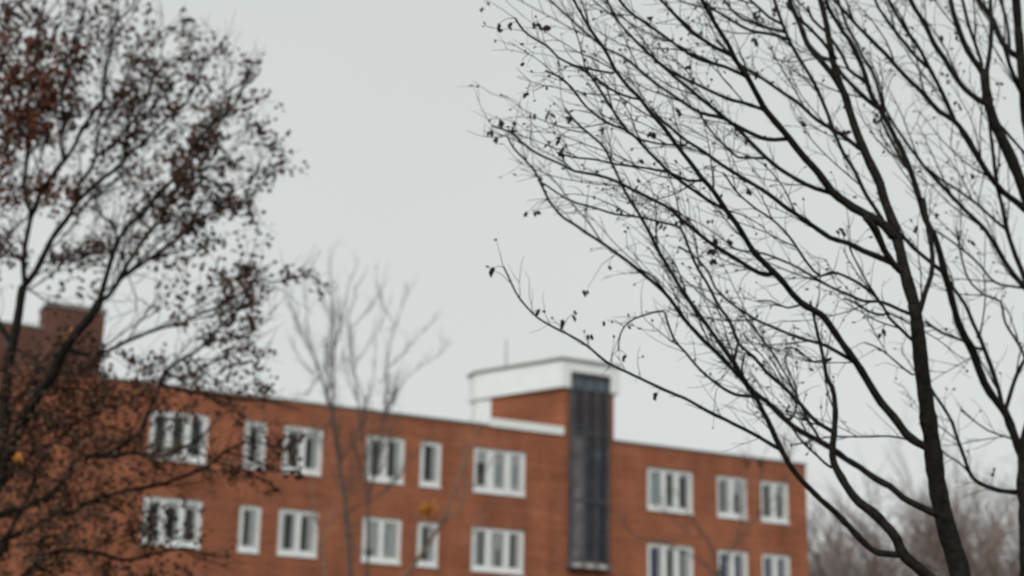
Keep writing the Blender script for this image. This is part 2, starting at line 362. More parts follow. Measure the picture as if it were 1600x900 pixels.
class Tree:
    def __init__(s, name, label, cat, depth, bark, seed, base):
        s.rng = np.random.default_rng(seed); s.depth = depth; s.bark = bark
        s.base = np.array([base[0], base[1], 0.0])
        s.obj = thing(name, label, cat, tuple(s.base))
        s.px = np.zeros((0, 2)); s.dep = np.zeros(0); s.w = np.zeros(0); s.dirs = np.zeros((0, 3)); s.pos = np.zeros((0, 3))
        s.twigs = MB(); s.fat, s.add = 1.0, 0.0
    def nearest(s, x, y):
        d = np.hypot(s.px[:, 0] - x, s.px[:, 1] - y); i = int(d.argmin()); return i, d[i]
    def limb(s, pts, w0, w1, slope=None, name='branch', depth=None, ground=None, mat_=None, sides=7, root=None):
        """pts: photo-pixel polyline from the root outwards; w0, w1: widths in pixels at root and tip"""
        if len(s.px):                                    # start inside the limb it grows from
            i, dd = s.nearest(*pts[0])
            if .5 < dd < 22: pts = [tuple(s.px[i])] + list(pts)
        P = spline(pts, 11.0); k = len(P)
        L = np.concatenate([[0], np.cumsum(np.linalg.norm(np.diff(P, axis=0), axis=1))])
        d0 = depth or s.depth
        if depth is None and len(s.px):
            i, dd = s.nearest(*pts[0])
            if dd < 60: d0 = s.dep[i]
        if slope is None: slope = s.rng.uniform(-.38, .38)
        m_px = d0 / F_PX
        dep = d0 + slope * L * m_px + 0.12 * np.sin(L / 130 + s.rng.uniform(0, 6)) * np.minimum(1, L / 100)
        wob = np.cumsum(s.rng.normal(0, .35, (k, 2)), axis=0); wob -= wob[0] + (wob[-1] - wob[0]) * (L / L[-1])[:, None]
        Q = np.array([at(x, y, d) for (x, y), d in zip(P + wob, dep)])
        w0, w1 = w0 * s.fat + s.add, w1 * s.fat + s.add
        wid = w0 + (w1 - w0) * (L / L[-1]) ** .8
        rad = wid * .5 * dep / F_PX * (1 + s.rng.normal(0, .05, k))
        T = np.gradient(Q, axis=0); T /= np.linalg.norm(T, axis=1)[:, None]
        s.px = np.vstack([s.px, P + wob]); s.dep = np.concatenate([s.dep, dep]); s.w = np.concatenate([s.w, wid])
        s.dirs = np.vstack([s.dirs, T]); s.pos = np.vstack([s.pos, Q])
        if ground is not None:                           # carry the trunk down to the earth
            g0 = np.array([ground[0], ground[1], -0.1]); st = Q[0]
            n = 10; tt = np.linspace(0, 1, n, endpoint=False)[:, None]
            c = st - T[0] * (np.linalg.norm(st - g0) * .45)
            ext = (1-tt)**2 * g0 + 2*tt*(1-tt) * c + tt**2 * st
            flare = 1 + .9 * (1 - tt[:, 0]) ** 3
            Q = np.vstack([ext, Q]); rad = np.concatenate([rad[0] * (1.25 - .25 * tt[:, 0]) * flare, rad])
        mb = MB(); mb.tube(Q - s.base, rad, sides); mb.build(name, mat_ or s.bark, s.obj, smooth=True)
        return Q
    def twig(s, p, d, length, rad, sub=2, bend=.25, up=.0, tips=None, seg=5):
        r = s.rng; pts = [p]; q = p.copy(); d = d / np.linalg.norm(d)
        for _ in range(seg):
            d = d + r.normal(0, bend, 3) + np.array([0, 0, up]); d /= np.linalg.norm(d)
            q = q + d * length / seg; pts.append(q)
        s.twigs.tube(np.array(pts) - s.base, np.linspace(rad, rad * .45, len(pts)), 3)
        if tips is not None: tips.append((pts[-1], d))
        for _ in range(sub):
            i = r.integers(1, seg)
            nd = d + r.normal(0, .75, 3)
            s.twig(pts[i], nd, length * r.uniform(.3, .65), rad * .7, 0, bend * 1.2, up, tips, 3)
    def dress(s, spacing, length, rad_px, wmax, sub=2, ang=.8, up=.03, bend=.22, rim=None):
        """side twigs on every thin stretch of every limb; returns their tips"""
        tips = []; r = s.rng; acc = 0
        for i in range(1, len(s.px)):
            step = np.linalg.norm(s.px[i] - s.px[i-1])
            if step > 40: continue
            acc += step
            if acc < spacing: continue
            acc = r.uniform(0, spacing * .5)
            if s.w[i] > wmax or s.px[i][0] < -60 or s.px[i][0] > 1680 or s.px[i][1] < -80 or s.px[i][1] > 940: continue
            k = 1.0
            if rim:                                      # twigs get shorter towards the rim of the crown
                k = min(1.0, (np.interp(s.px[i][1], *rim) - s.px[i][0]) / 45) + r.uniform(-.1, .35)
                if k < .12: continue
            t = s.dirs[i]; n = r.normal(0, 1, 3); n -= t * (n @ t); n /= np.linalg.norm(n)
            s.twig(s.pos[i], t + n * ang * r.uniform(.5, 1.4), k * length * r.uniform(.4, 1.25), rad_px * s.dep[i] / F_PX, r.integers(0, sub + 1), bend, up, tips)
        return tips
    def spawn(s, spacing, l0, l1, wr, wmax, turn, bow, box, sides=5, edge=None, rim=None):
        """secondary branches off the traced limbs: long, nearly straight, fanning out from their parent"""
        r = s.rng; n0 = len(s.px); acc = r.uniform(0, spacing); todo = []
        for i in range(2, n0 - 1):
            v = s.px[i] - s.px[i-1]; st = np.linalg.norm(v)
            if st > 40 or st < 1e-6: continue
            acc += st
            if acc < spacing or s.w[i] > wmax or s.w[i] < 1.6: continue
            x, y = s.px[i]
            if not (box[0] < x < box[2] and box[1] < y < box[3]): continue
            acc = r.uniform(0, spacing * .4); todo.append((i, v / st))
        fat, add = s.fat, s.add; s.fat, s.add = 1.0, 0.0
        for i, v in todo:
            a = r.choice([-1, 1]) * r.uniform(*turn); L = r.uniform(l0, l1); n = 5; pts = [s.px[i].copy()]; q = s.px[i].copy()
            th = math.atan2(v[1], v[0]) + a
            for _ in range(n):
                th += -a * bow / n + r.normal(0, .07); q = q + np.array([math.cos(th), math.sin(th)]) * L / n; pts.append(q.copy())
            if edge and any(e[0] < np.interp(e[1], *edge) for e in pts): continue
            if rim and any(e[0] > np.interp(e[1], *rim) for e in pts): continue
            w0 = min(s.w[i] * .7, r.uniform(*wr)); s.limb(pts, w0, max(.8, w0 * .38), r.uniform(-.6, .6), sides=sides)
        s.fat, s.add = fat, add
    def finish(s, name='twigs'):
        if s.twigs.f: s.twigs.build(name, s.bark, s.obj, kind='stuff')

def add_husk(mb, p, d, ln, wd, r):
    """small dried seed husk: a six-sided spindle with a bend"""
    d = d / np.linalg.norm(d); a = np.cross(d, r.normal(0, 1, 3)); a /= np.linalg.norm(a); b = np.cross(d, a); o = len(mb.v)
    c1, c2 = p + d * ln * .3, p + d * ln * .68 + a * wd * .35
    mb.v += [tuple(p)]
    for c, k in ((c1, .5), (c2, .42)):
        for j in range(5):
            t = j * 2 * math.pi / 5; mb.v.append(tuple(c + wd * k * r.uniform(.7, 1.2) * (math.cos(t) * a + math.sin(t) * b)))
    mb.v.append(tuple(p + d * ln + a * wd * .2))
    for j in range(5):
        k = (j + 1) % 5
        mb.f += [(o, o+1+k, o+1+j), (o+1+j, o+1+k, o+6+k, o+6+j), (o+6+j, o+6+k, o+11)]
def add_leaf(mb, p, d, ln, wd, r):
    """curled dead leaf: two folded halves, pointed at both ends"""
    d = d / np.linalg.norm(d); a = np.cross(d, r.normal(0, 1, 3)); a /= np.linalg.norm(a); b = np.cross(d, a); o = len(mb.v)
    f1, f2, cu = r.uniform(.15, .8), r.uniform(.15, .8), r.uniform(-.35, .35)
    m1, m2, tip = p + d * ln * .35, p + d * ln * .72 + b * ln * cu * .4, p + d * ln * .95 + b * ln * cu
    mb.v += [tuple(p), tuple(m1 + (a * .5 + b * f1 * .5) * wd), tuple(m2 + (a * .42 + b * f1 * .5) * wd), tuple(tip),
             tuple(m2 + (-a * .42 + b * f2 * .5) * wd), tuple(m1 + (-a * .5 + b * f2 * .5) * wd), tuple(m1), tuple(m2)]
    mb.f += [(o, o+1, o+6), (o+1, o+2, o+7, o+6), (o+2, o+3, o+7), (o, o+6, o+5), (o+6, o+7, o+4, o+5), (o+7, o+3, o+4)]

def ground_under(x, y, depth):
    p = at(x, y, depth); return (p[0], p[1])

# ---- tree 1: the big one with its trunk at the lower right
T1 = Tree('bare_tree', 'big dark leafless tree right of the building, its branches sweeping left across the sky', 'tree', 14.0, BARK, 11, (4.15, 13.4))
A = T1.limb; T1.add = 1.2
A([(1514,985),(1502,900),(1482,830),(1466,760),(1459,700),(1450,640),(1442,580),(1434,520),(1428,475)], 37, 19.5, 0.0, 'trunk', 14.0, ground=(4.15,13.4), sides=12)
A([(1429,480),(1415,432),(1407,395),(1399,362),(1393,345),(1380,308),(1374,285),(1360,257),(1343,217),(1330,180),(1320,147),(1310,120),(1301,88),(1290,30),(1282,0),(1274,-40)], 19, 6.5, .15)
A([(1412,428),(1397,413),(1382,390),(1369,360),(1352,339)], 9, 10, -.2)
A([(1402,374),(1380,350),(1345,330),(1322,316),(1300,300),(1278,270),(1257,247),(1233,217),(1213,193),(1197,173),(1180,143),(1167,120),(1150,97),(1137,70),(1120,43),(1107,20),(1092,-8),(1080,-30)], 15, 4.5, -.18)
A([(1233,217),(1200,219),(1178,211),(1143,193),(1123,177),(1100,157),(1067,130),(1040,107),(1017,87),(997,67),(980,50),(963,30),(950,5),(945,-10)], 6.5, 2.4)
A([(1304,303),(1275,295),(1247,282),(1217,263),(1197,247),(1180,230),(1153,203),(1133,187),(1093,177),(1067,160),(1033,137),(1000,110),(977,90),(950,77),(927,60),(897,33),(880,18),(863,2),(850,-8)], 6.5, 2.2)
A([(1197,248),(1175,248),(1153,247),(1137,233),(1117,213),(1100,190),(1090,170)], 3.5, 1.8)
A([(1197,173),(1184,168),(1163,160),(1140,155),(1113,143),(1087,130),(1060,118),(1037,103),(1015,84),(1003,72)], 5, 2.8)
A([(1170,123),(1157,104),(1143,87),(1123,77),(1103,65),(1080,50),(1060,30),(1043,12),(1030,-5)], 6, 3.2)
A([(1167,120),(1147,110),(1130,103),(1100,95),(1080,87),(1050,67),(1027,50),(1003,33),(980,15),(965,-4)], 5, 2.8)
A([(1342,232),(1318,213),(1300,200),(1277,187),(1250,163),(1227,147),(1207,133),(1187,120),(1160,103),(1140,84),(1120,62)], 6, 3)
A([(1322,152),(1302,120),(1283,97),(1263,73),(1250,40),(1237,13),(1229,-12)], 9.5, 6)
A([(1378,342),(1353,303),(1337,270),(1320,243),(1307,213),(1298,190),(1280,147),(1267,120),(1250,93),(1233,63),(1223,40),(1213,10),(1207,-12)], 5.5, 4)
A([(1233,62),(1218,56),(1200,52),(1173,47),(1150,35),(1130,23),(1108,10),(1094,-4)], 4.5, 2.6)
A([(1226,50),(1200,43),(1173,33),(1153,23),(1133,2),(1126,-10)], 4, 2.6)
A([(1221,38),(1203,28),(1187,13),(1170,-2)], 4, 2.6)
A([(1306,92),(1291,73),(1277,57),(1257,37),(1240,20),(1228,4)], 5, 3)
A([(1437,489),(1445,460),(1455,432),(1457,400),(1454,372),(1449,345),(1443,312)], 7.5, 6, .3)
A([(1392,410),(1372,401),(1350,393),(1323,380),(1297,371),(1267,350),(1233,327),(1193,298),(1157,277),(1127,257),(1100,237),(1073,220),(1050,200),(1023,179),(1005,160),(985,140)], 8.5, 2.6)
# long limb rising to the upper left from the middle of the trunk
A([(1448,697),(1433,690),(1417,677),(1397,650),(1377,627),(1360,600),(1340,567),(1320,540),(1300,511),(1283,490),(1260,477),(1240,460),(1217,433),(1200,417),(1180,397),(1167,377),(1150,350),(1133,328),(1114,299),(1097,280),(1077,253),(1057,227),(1037,200),(1017,177),(1000,153),(983,135),(963,110),(947,80),(927,53),(910,23),(897,0),(890,-15)], 13.5, 3, -.22)
A([(1208,428),(1187,427),(1160,410),(1133,393),(1107,377),(1083,357),(1067,343),(1040,320),(1013,307),(997,298),(967,283),(937,273),(897,267),(877,257),(840,240),(813,220),(797,207),(770,197)], 6.5, 2.2)
A([(1134,328),(1113,317),(1083,297),(1050,273),(1023,247),(1005,228),(983,207),(950,193),(927,177),(910,160),(893,137),(873,120),(852,110)], 5, 1.8)
A([(983,207),(967,187),(950,160),(933,133),(917,113),(897,103),(873,90),(857,73),(830,57),(813,40),(805,28)], 3.4, 2.2)
A([(998,155),(970,147),(943,133),(920,118)], 3, 1.6)
A([(1070,227),(1043,225),(1017,222),(997,217),(978,206)], 3, 1.6)
A([(956,115),(940,112),(923,108),(895,101)], 2.8, 1.5)
A([(1097,282),(1073,282),(1050,271),(1010,263),(967,257),(930,250),(893,245),(870,238)], 3.6, 1.6)
# lower limbs
A([(1509,985),(1480,940),(1447,897),(1413,867),(1400,840),(1380,817),(1363,800),(1340,783),(1320,757),(1301,725),(1299,700),(1302,667),(1303,633),(1299,605),(1293,597),(1287,567),(1281,540),(1273,500),(1266,470)], 24, 2.4, -.1, sides=9)
A([(1410,866),(1373,863),(1353,850),(1327,823),(1300,795),(1260,757),(1237,730),(1220,700),(1207,670),(1193,643),(1180,617),(1160,588),(1147,567),(1127,540),(1100,503),(1080,473),(1060,443),(1043,413),(1027,387),(1013,360),(997,333),(977,300),(963,270),(950,240),(937,223),(910,200),(893,183),(882,168)], 10.5, 2.2)
A([(1464,804),(1433,790),(1410,777),(1390,760),(1367,747),(1343,730),(1320,717),(1297,700),(1263,680),(1240,667),(1217,647),(1197,627),(1177,613),(1163,597),(1143,577),(1117,550),(1093,527),(1067,497),(1047,467),(1027,447),(1003,427),(983,410),(963,397),(940,380),(917,365),(897,350),(880,340),(863,323),(850,300),(840,277),(823,253),(803,232),(793,213)], 11, 1.8)
A([(1298,673),(1277,660),(1257,640),(1240,620),(1220,600),(1197,580),(1177,557),(1153,537),(1143,513),(1133,493),(1117,470),(1103,443),(1090,423),(1077,393),(1067,367),(1056,354),(1037,350),(1003,342),(963,337),(937,330),(893,315),(873,303),(850,287)], 6, 1.6, depth=13.2)
A([(1335,567),(1300,547),(1280,538),(1250,530),(1217,517),(1180,500),(1160,487),(1140,473),(1117,450),(1107,425),(1085,400),(1060,385)], 5.5, 1.8)
A([(1216,700),(1187,683),(1157,667),(1127,652),(1100,638),(1067,620),(1033,605),(990,585),(957,570),(937,557),(917,540),(897,527),(877,517),(850,503),(833,490),(813,467),(800,443),(787,417)], 5.5, 1.5)
A([(1178,619),(1157,618),(1140,612),(1118,598),(1093,577),(1070,550),(1050,527),(1040,497),(1034,484),(1003,492),(983,502),(970,520),(966,547)], 4.5, 1.2)
A([(1298,730),(1278,712),(1260,697),(1243,677),(1230,655)], 3.4, 1.8)
A([(1280,685),(1263,657),(1237,607),(1210,560),(1187,527),(1167,500),(1150,478)], 3.2, 1.6)
A([(1153,538),(1150,550),(1146,562)], 3.5, 3)
A([(1047,468),(1027,440),(1010,425),(995,420)], 3.5, 1.6)
A([(1420,490),(1390,477),(1373,472),(1350,472),(1327,463),(1298,450),(1273,435),(1247,420),(1223,408),(1190,395),(1160,392),(1140,385)], 5, 1.8)
A([(1368,463),(1343,443),(1320,430),(1300,423),(1283,430),(1260,407),(1240,377),(1223,357),(1207,343),(1183,327),(1163,310),(1150,298),(1130,270)], 4, 1.8)
A([(1427,532),(1407,513),(1390,497),(1380,480),(1370,470)], 5, 3)
A([(1380,492),(1357,487),(1337,473),(1318,466)], 3, 2)
A([(1367,460),(1350,433),(1333,400),(1327,380)], 2.4, 1.3)
A([(1433,305),(1425,270),(1410,250),(1390,215),(1378,190)], 4, 3)
A([(1430,690),(1390,682),(1340,683),(1295,684),(1240,695)], 2, 1.2)
A([(1425,585),(1400,565),(1375,545),(1350,535)], 2.4, 1.2)
A([(1180,616),(1167,600),(1160,580),(1163,555)], 3, 2)
A([(1256,475),(1230,480),(1205,470),(1185,470)], 2.6, 1.4)
A([(1300,560),(1270,565),(1245,545),(1225,545)], 2.6, 1.4)
A([(1240,650),(1246,620),(1238,590),(1225,560)], 2.4, 1.2)
T1.spawn(92, 60, 190, (2.0, 3.2), 9.0, (.22, .62), .8, (770, -60, 1600, 760), edge=([-80, 0, 130, 200, 260, 340, 420, 480, 560, 640, 760], [745, 780, 790, 775, 800, 860, 900, 985, 1020, 1090, 1230]))
tips = T1.dress(27, .34, .7, 8.0, 2, .75, .02, bend=.15)
hk = MB(); r = T1.rng
for p, d in tips:
    if r.random() < .30: add_husk(hk, p - T1.base, d + r.normal(0, .5, 3) + np.array([0, 0, -.4]), r.uniform(.02, .05), r.uniform(.012, .026), r)
CL = [(756,5,2),(777,38,3),(797,38,2),(836,35,3),(853,40,4),(815,95,1),(824,145,2),(831,178,2),(766,200,3),(786,188,3),(778,216,3),(803,198,4),(857,177,3),(890,183,4),(876,235,4),(945,200,2),(875,215,2),(825,331,2),(835,332,2),(769,420,3),(845,483,1),(880,502,2),(895,490,2),(925,522,2),(948,500,1),(983,503,1),(979,556,2),(950,415,1),(918,450,2),(1020,205,3),(999,245,1),(1018,28,3),(1078,98,3),(1060,170,2),(1185,113,2),(1253,190,3),(1180,22,5),(846,280,3),(1113,405,4),(1116,372,3),(1105,388,3),(1140,375,2),(1165,300,2),(1035,350,3),(1060,348,3),(965,330,2),(1027,613,2),(1255,652,2),(1233,645,2),(1265,695,2),(1380,515,3),(1312,362,3),(1430,355,2),(1320,205,3),(1370,185,4),(1180,60,3),(1208,15,3)]
for (x, y, n) in CL:
    i, dd = T1.nearest(x, y); end = at(x, y, T1.dep[i] + r.uniform(-.1, .1)); st = T1.pos[i]
    mid = (st + end) / 2 + np.array([0, 0, .15 * np.linalg.norm(end - st)])
    T1.twigs.tube(np.array([st, mid, end]) - T1.base, [.0042, .003, .0022], 3)
    for _ in range(n):
        q = end + r.normal(0, .016, 3)
        add_husk(hk, q - T1.base, np.array([r.normal(0, .4), r.normal(0, .4), -1]), r.uniform(.04, .075), r.uniform(.026, .042), r)
T1.finish(); hk.build('seed_husks', SEED, T1.obj, kind='stuff')

# ---- tree 2: at the right edge
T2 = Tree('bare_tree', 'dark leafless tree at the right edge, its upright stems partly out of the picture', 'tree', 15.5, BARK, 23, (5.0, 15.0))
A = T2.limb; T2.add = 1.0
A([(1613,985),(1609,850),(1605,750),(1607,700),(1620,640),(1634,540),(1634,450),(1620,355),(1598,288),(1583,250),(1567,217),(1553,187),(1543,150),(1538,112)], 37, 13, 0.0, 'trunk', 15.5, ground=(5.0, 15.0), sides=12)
A([(1540,125),(1547,83),(1548,50),(1546,0),(1545,-25)], 7, 5)
A([(1540,120),(1530,105),(1513,80),(1500,50),(1490,20),(1482,-15)], 11, 6)
A([(1534,103),(1523,67),(1513,40),(1503,0),(1498,-18)], 5, 4)
A([(1549,165),(1530,157),(1510,140),(1493,120),(1477,93),(1460,70),(1447,40),(1430,15),(1418,-8)], 9, 6)
A([(1615,340),(1590,315),(1567,297),(1540,263),(1513,217),(1490,187),(1467,173),(1443,147),(1413,117),(1383,83),(1360,60),(1333,33),(1313,10),(1298,-8)], 10, 4)
A([(1490,187),(1473,147),(1450,103),(1437,77),(1415,47),(1395,15),(1384,-8)], 6.5, 4)
A([(1450,106),(1430,87),(1410,63),(1390,37),(1373,13),(1366,-5)], 5, 3.6)
A([(1558,289),(1547,277),(1530,253),(1517,230),(1500,205)], 4.5, 3.5)
A([(1632,470),(1602,450),(1577,420),(1557,387),(1537,357),(1513,333),(1480,300),(1450,267),(1430,240),(1410,213),(1395,190),(1377,160)], 9, 3)
A([(1575,360),(1550,340),(1527,320),(1498,298),(1470,280),(1448,262)], 4.5, 2.6)
A([(1632,500),(1608,450),(1593,413),(1583,387),(1573,357),(1565,320),(1557,290),(1553,253),(1548,213),(1546,192)], 9, 4)
A([(1634,450),(1625,320),(1604,180),(1598,117),(1593,67),(1590,33),(1588,0),(1586,-25)], 19, 12, .2, 'stem', sides=10)
A([(1593,90),(1573,77),(1560,53),(1550,30),(1533,7),(1525,-10)], 9, 7)
A([(1604,175),(1597,143),(1583,117),(1573,87),(1565,60)], 7, 5)
A([(1577,74),(1572,33),(1563,0),(1560,-15)], 4.5, 3.5)
A([(1590,45),(1583,0),(1580,-15)], 6, 5)
A([(1553,187),(1563,197),(1580,215),(1604,242)], 4, 3.2)
A([(1598,715),(1590,697),(1577,663),(1567,640),(1553,623),(1537,597),(1517,543),(1500,510),(1490,473),(1477,427),(1470,397),(1460,367),(1447,343),(1433,298),(1420,257),(1407,227),(1390,197),(1377,173),(1363,150),(1357,130),(1347,100),(1333,70),(1320,53),(1307,33),(1295,12),(1288,-8)], 14, 5, -.2)
A([(1377,173),(1350,153),(1327,130),(1313,113),(1300,93),(1283,88),(1265,70)], 6, 3.5)
A([(1359,135),(1343,120),(1327,108),(1317,87),(1303,65),(1290,48),(1270,30),(1262,10)], 5, 3.2)
A([(1380,165),(1370,127),(1358,103),(1350,92),(1335,63),(1322,38),(1312,8),(1308,-8)], 5, 3.2)
A([(1566,636),(1557,597),(1537,540),(1520,503),(1507,473),(1490,450),(1480,432)], 7, 4)
A([(1571,642),(1583,602),(1600,563),(1620,530)], 6.5, 4.5)
A([(1535,545),(1518,543),(1503,533),(1470,520),(1445,502)], 4.5, 3.6)
A([(1598,770),(1568,768),(1547,763),(1527,753),(1515,740),(1507,717),(1497,690),(1487,660),(1470,630),(1456,610),(1447,590)], 7.5, 3.2)
A([(1605,450),(1577,447),(1553,440),(1527,410),(1500,387),(1480,372),(1460,360)], 3.4, 2)
A([(1602,560),(1597,547),(1570,503),(1563,470),(1537,460),(1513,433),(1500,393),(1495,360)], 3.4, 2)
A([(1476,428),(1450,407),(1427,387),(1407,366),(1392,355)], 6, 5)
A([(1598,690),(1570,682),(1545,672),(1520,655),(1500,640)], 2.5, 1.4)
A([(1515,740),(1497,722),(1480,712),(1468,700)], 2.8, 1.4)
T2.spawn(105, 60, 170, (2.2, 3.6), 9.0, (.22, .6), .8, (1250, -60, 1620, 700))
tips = T2.dress(28, .34, .7, 9.0, 2, .75, .02, bend=.15)
hk = MB(); r = T2.rng
for p, d in tips:
    if r.random() < .30: add_husk(hk, p - T2.base, d + r.normal(0, .5, 3) + np.array([0, 0, -.4]), r.uniform(.02, .05), r.uniform(.012, .026), r)
for (x, y, n) in [(1475,120,3),(1472,55,3),(1490,50,2),(1520,270,2),(1518,372,3),(1460,335,3),(1500,160,3),(1560,130,2),(1555,735,2),(1530,350,2)]:
    i, dd = T2.nearest(x, y); end = at(x, y, T2.dep[i]); st = T2.pos[i]
    T2.twigs.tube(np.array([st, (st + end) / 2 + np.array([0, 0, .03]), end]) - T2.base, [.0042, .003, .0022], 3)
    for _ in range(n):
        add_husk(hk, end + r.normal(0, .018, 3) - T2.base, np.array([r.normal(0, .4), r.normal(0, .4), -1]), r.uniform(.04, .07), r.uniform(.024, .04), r)
T2.finish(); hk.build('seed_husks', SEED, T2.obj, kind='stuff')

# ---- tree 3: the brown-leaved tree on the left
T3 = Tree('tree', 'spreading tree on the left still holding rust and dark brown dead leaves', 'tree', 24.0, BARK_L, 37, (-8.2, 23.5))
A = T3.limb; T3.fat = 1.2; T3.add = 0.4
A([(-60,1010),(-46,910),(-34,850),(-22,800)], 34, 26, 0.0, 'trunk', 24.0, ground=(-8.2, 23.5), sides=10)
A([(-36,855),(-14,770),(6,658),(8,617),(14,567),(19,539),(26,506),(31,478),(36,448)], 17, 11, .1)
A([(38,446),(36,408),(39,381),(47,347),(50,333),(42,317),(39,286),(43,261),(46,225),(47,203),(45,170),(50,130),(60,90),(62,50),(70,0),(75,-30)], 7.5, 2.2)
A([(50,335),(58,322),(64,300),(83,272),(103,248),(119,224),(126,205),(144,178),(161,156),(164,128),(167,103),(174,78),(175,53),(178,39),(192,25),(206,10),(214,-15)], 7, 2)
A([(37,448),(56,425),(72,394),(83,372),(111,336),(121,318),(139,300),(164,278),(183,264),(194,253),(208,236),(222,228),(242,205),(262,185),(289,165),(305,135),(317,98),(330,85)], 9, 2)
A([(119,320),(125,286),(142,264),(150,244),(172,228),(192,205),(215,178),(232,150),(240,120),(262,95),(285,88)], 6, 1.8)
A([(150,246),(150,215),(165,190),(190,150),(200,110),(225,85),(240,60)], 3.5, 1.6)
A([(194,253),(196,225),(215,195),(240,160),(255,130),(280,110)], 3.2, 1.5)
A([(-20,800),(10,720),(40,650),(67,605),(80,592),(92,561),(111,531),(131,508),(144,492),(156,470)], 17, 12, -.1)
A([(156,470),(161,447),(167,425),(175,397),(181,381),(192,364),(200,353),(222,336),(233,321),(247,305),(253,300),(268,285),(285,262),(300,240),(310,222),(335,195),(345,178),(352,148),(382,128),(388,110),(400,98)], 8, 1.8)
A([(157,468),(167,464),(183,442),(194,419),(211,392),(228,367),(247,347),(256,331),(267,308),(278,290),(295,260),(310,232),(330,208),(360,172),(376,148),(384,125),(410,95)], 7, 1.6)
A([(183,442),(192,432),(217,414),(247,394),(253,390),(275,375),(294,358),(312,342),(345,325),(372,315),(397,300),(420,275),(450,262)], 6.5, 1.6)
A([(181,381),(178,355),(152,330),(150,310),(165,295),(185,280)], 3.5, 1.8)
A([(64,412),(95,405),(120,395),(150,392),(172,385)], 3, 1.6)
A([(45,452),(80,430),(105,405),(130,385)], 2.5, 1.3)
A([(111,548),(140,556),(169,550),(189,539),(208,530),(230,520),(255,512),(283,506),(305,492),(325,485),(353,472),(372,461),(392,445),(405,420)], 6.5, 1.8)
A([(-26,822),(0,806),(33,795),(60,786),(78,775),(92,758),(111,733),(125,717),(167,711),(194,694),(219,675),(228,652),(239,630),(250,600),(256,583),(280,564),(305,550),(322,536),(339,517),(360,495),(385,480),(402,470)], 11, 2)
A([(150,713),(180,712),(200,708),(225,708),(250,712),(275,703),(305,690),(330,665)], 8, 2.4)
A([(256,583),(285,590),(320,572),(345,560),(375,548),(392,540)], 4, 1.5)
A([(255,600),(300,612),(340,618),(380,625),(420,628),(470,640)], 4, 1.5)
A([(-40,880),(0,850),(14,839),(56,822),(78,803),(111,800),(133,786),(156,778),(189,767),(217,761),(247,756),(283,744),(311,733),(330,722),(350,706),(372,694),(400,690),(440,700)], 10, 2)
A([(-45,925),(20,910),(44,894),(50,881),(70,866),(100,858),(150,862),(200,874),(255,861),(292,856),(311,864),(340,870)], 9, 2.5)
A([(-40,890),(0,867),(17,831),(25,811),(40,790),(50,760),(60,720)], 9, 3)
A([(-24,812),(0,767),(20,735),(40,720),(55,690)], 8, 3)
A([(20,745),(60,700),(90,690),(120,660),(160,640),(200,630)], 5, 2)
A([(8,640),(40,610),(70,560),(90,540)], 5, 2)
A([(350,706),(390,715),(430,735),(470,735)], 3, 1.4)
A([(330,722),(370,732),(410,750),(440,770)], 3, 1.4)
A([(300,560),(330,590),(350,600)], 2.5, 1.3)
A([(46,225),(30,200),(20,160),(10,120),(-10,80)], 4, 2)
A([(36,408),(10,390),(-15,360),(-30,330)], 4, 2)
A([(19,539),(-20,470),(-40,400),(-50,300),(-40,200),(-30,100)], 8, 3)
A([(-45,330),(-15,290),(10,250),(30,225)], 4, 2)
A([(100,248),(95,215),(100,180),(95,140),(110,100),(115,60),(130,20),(135,-20)], 4, 1.8)
A([(60,300),(20,290),(-10,285)], 3, 1.6)
A([(360,495),(375,478),(395,440),(420,440),(455,436),(480,425),(490,420)], 3, 1.3)
A([(480,425),(500,440),(515,460)], 2, 1.2)
RIM = ([-60, 0, 60, 100, 160, 240, 300, 350, 400, 410, 440, 450, 480, 540, 600, 700, 900], [265, 298, 350, 402, 446, 468, 455, 420, 415, 505, 505, 450, 440, 420, 430, 470, 350])
T3.spawn(58, 50, 130, (2.2, 4.2), 11.0, (.25, .8), .6, (-40, 30, 420, 900), rim=RIM)
tips = T3.dress(15, .60, .7, 9.0, 2, .8, .05, rim=RIM)
lr, ld, lb, lo = MB(), MB(), MB(), MB(); r = T3.rng
for p, d in tips:
    q = p - CAM; zc = q @ _f; X, Y = 800 + q @ _r / zc * F_PX, 450 - q @ _u / zc * F_PX
    low = X < 260 and Y > 560
    if X > np.interp(Y, *RIM) + r.normal(6, 8): continue
    nv = noise.noise(Vector(p) * .95)                    # leaves hang in clumps with gaps between
    if not low and nv < -.09: continue
    for _ in range(r.integers(0, 4 if low else 3) + (2 if nv > .18 else 0) + (r.random() < .5)):
        tgt = ld if not low else (lb if r.random() < .6 else ld)
        if X < 110 and 60 < Y < 320 and r.random() < .6: tgt = lr
        add_leaf(tgt, p + r.normal(0, .06, 3) - T3.base, r.normal(0, 1, 3), r.uniform(.055, .10), r.uniform(.05, .08), r)
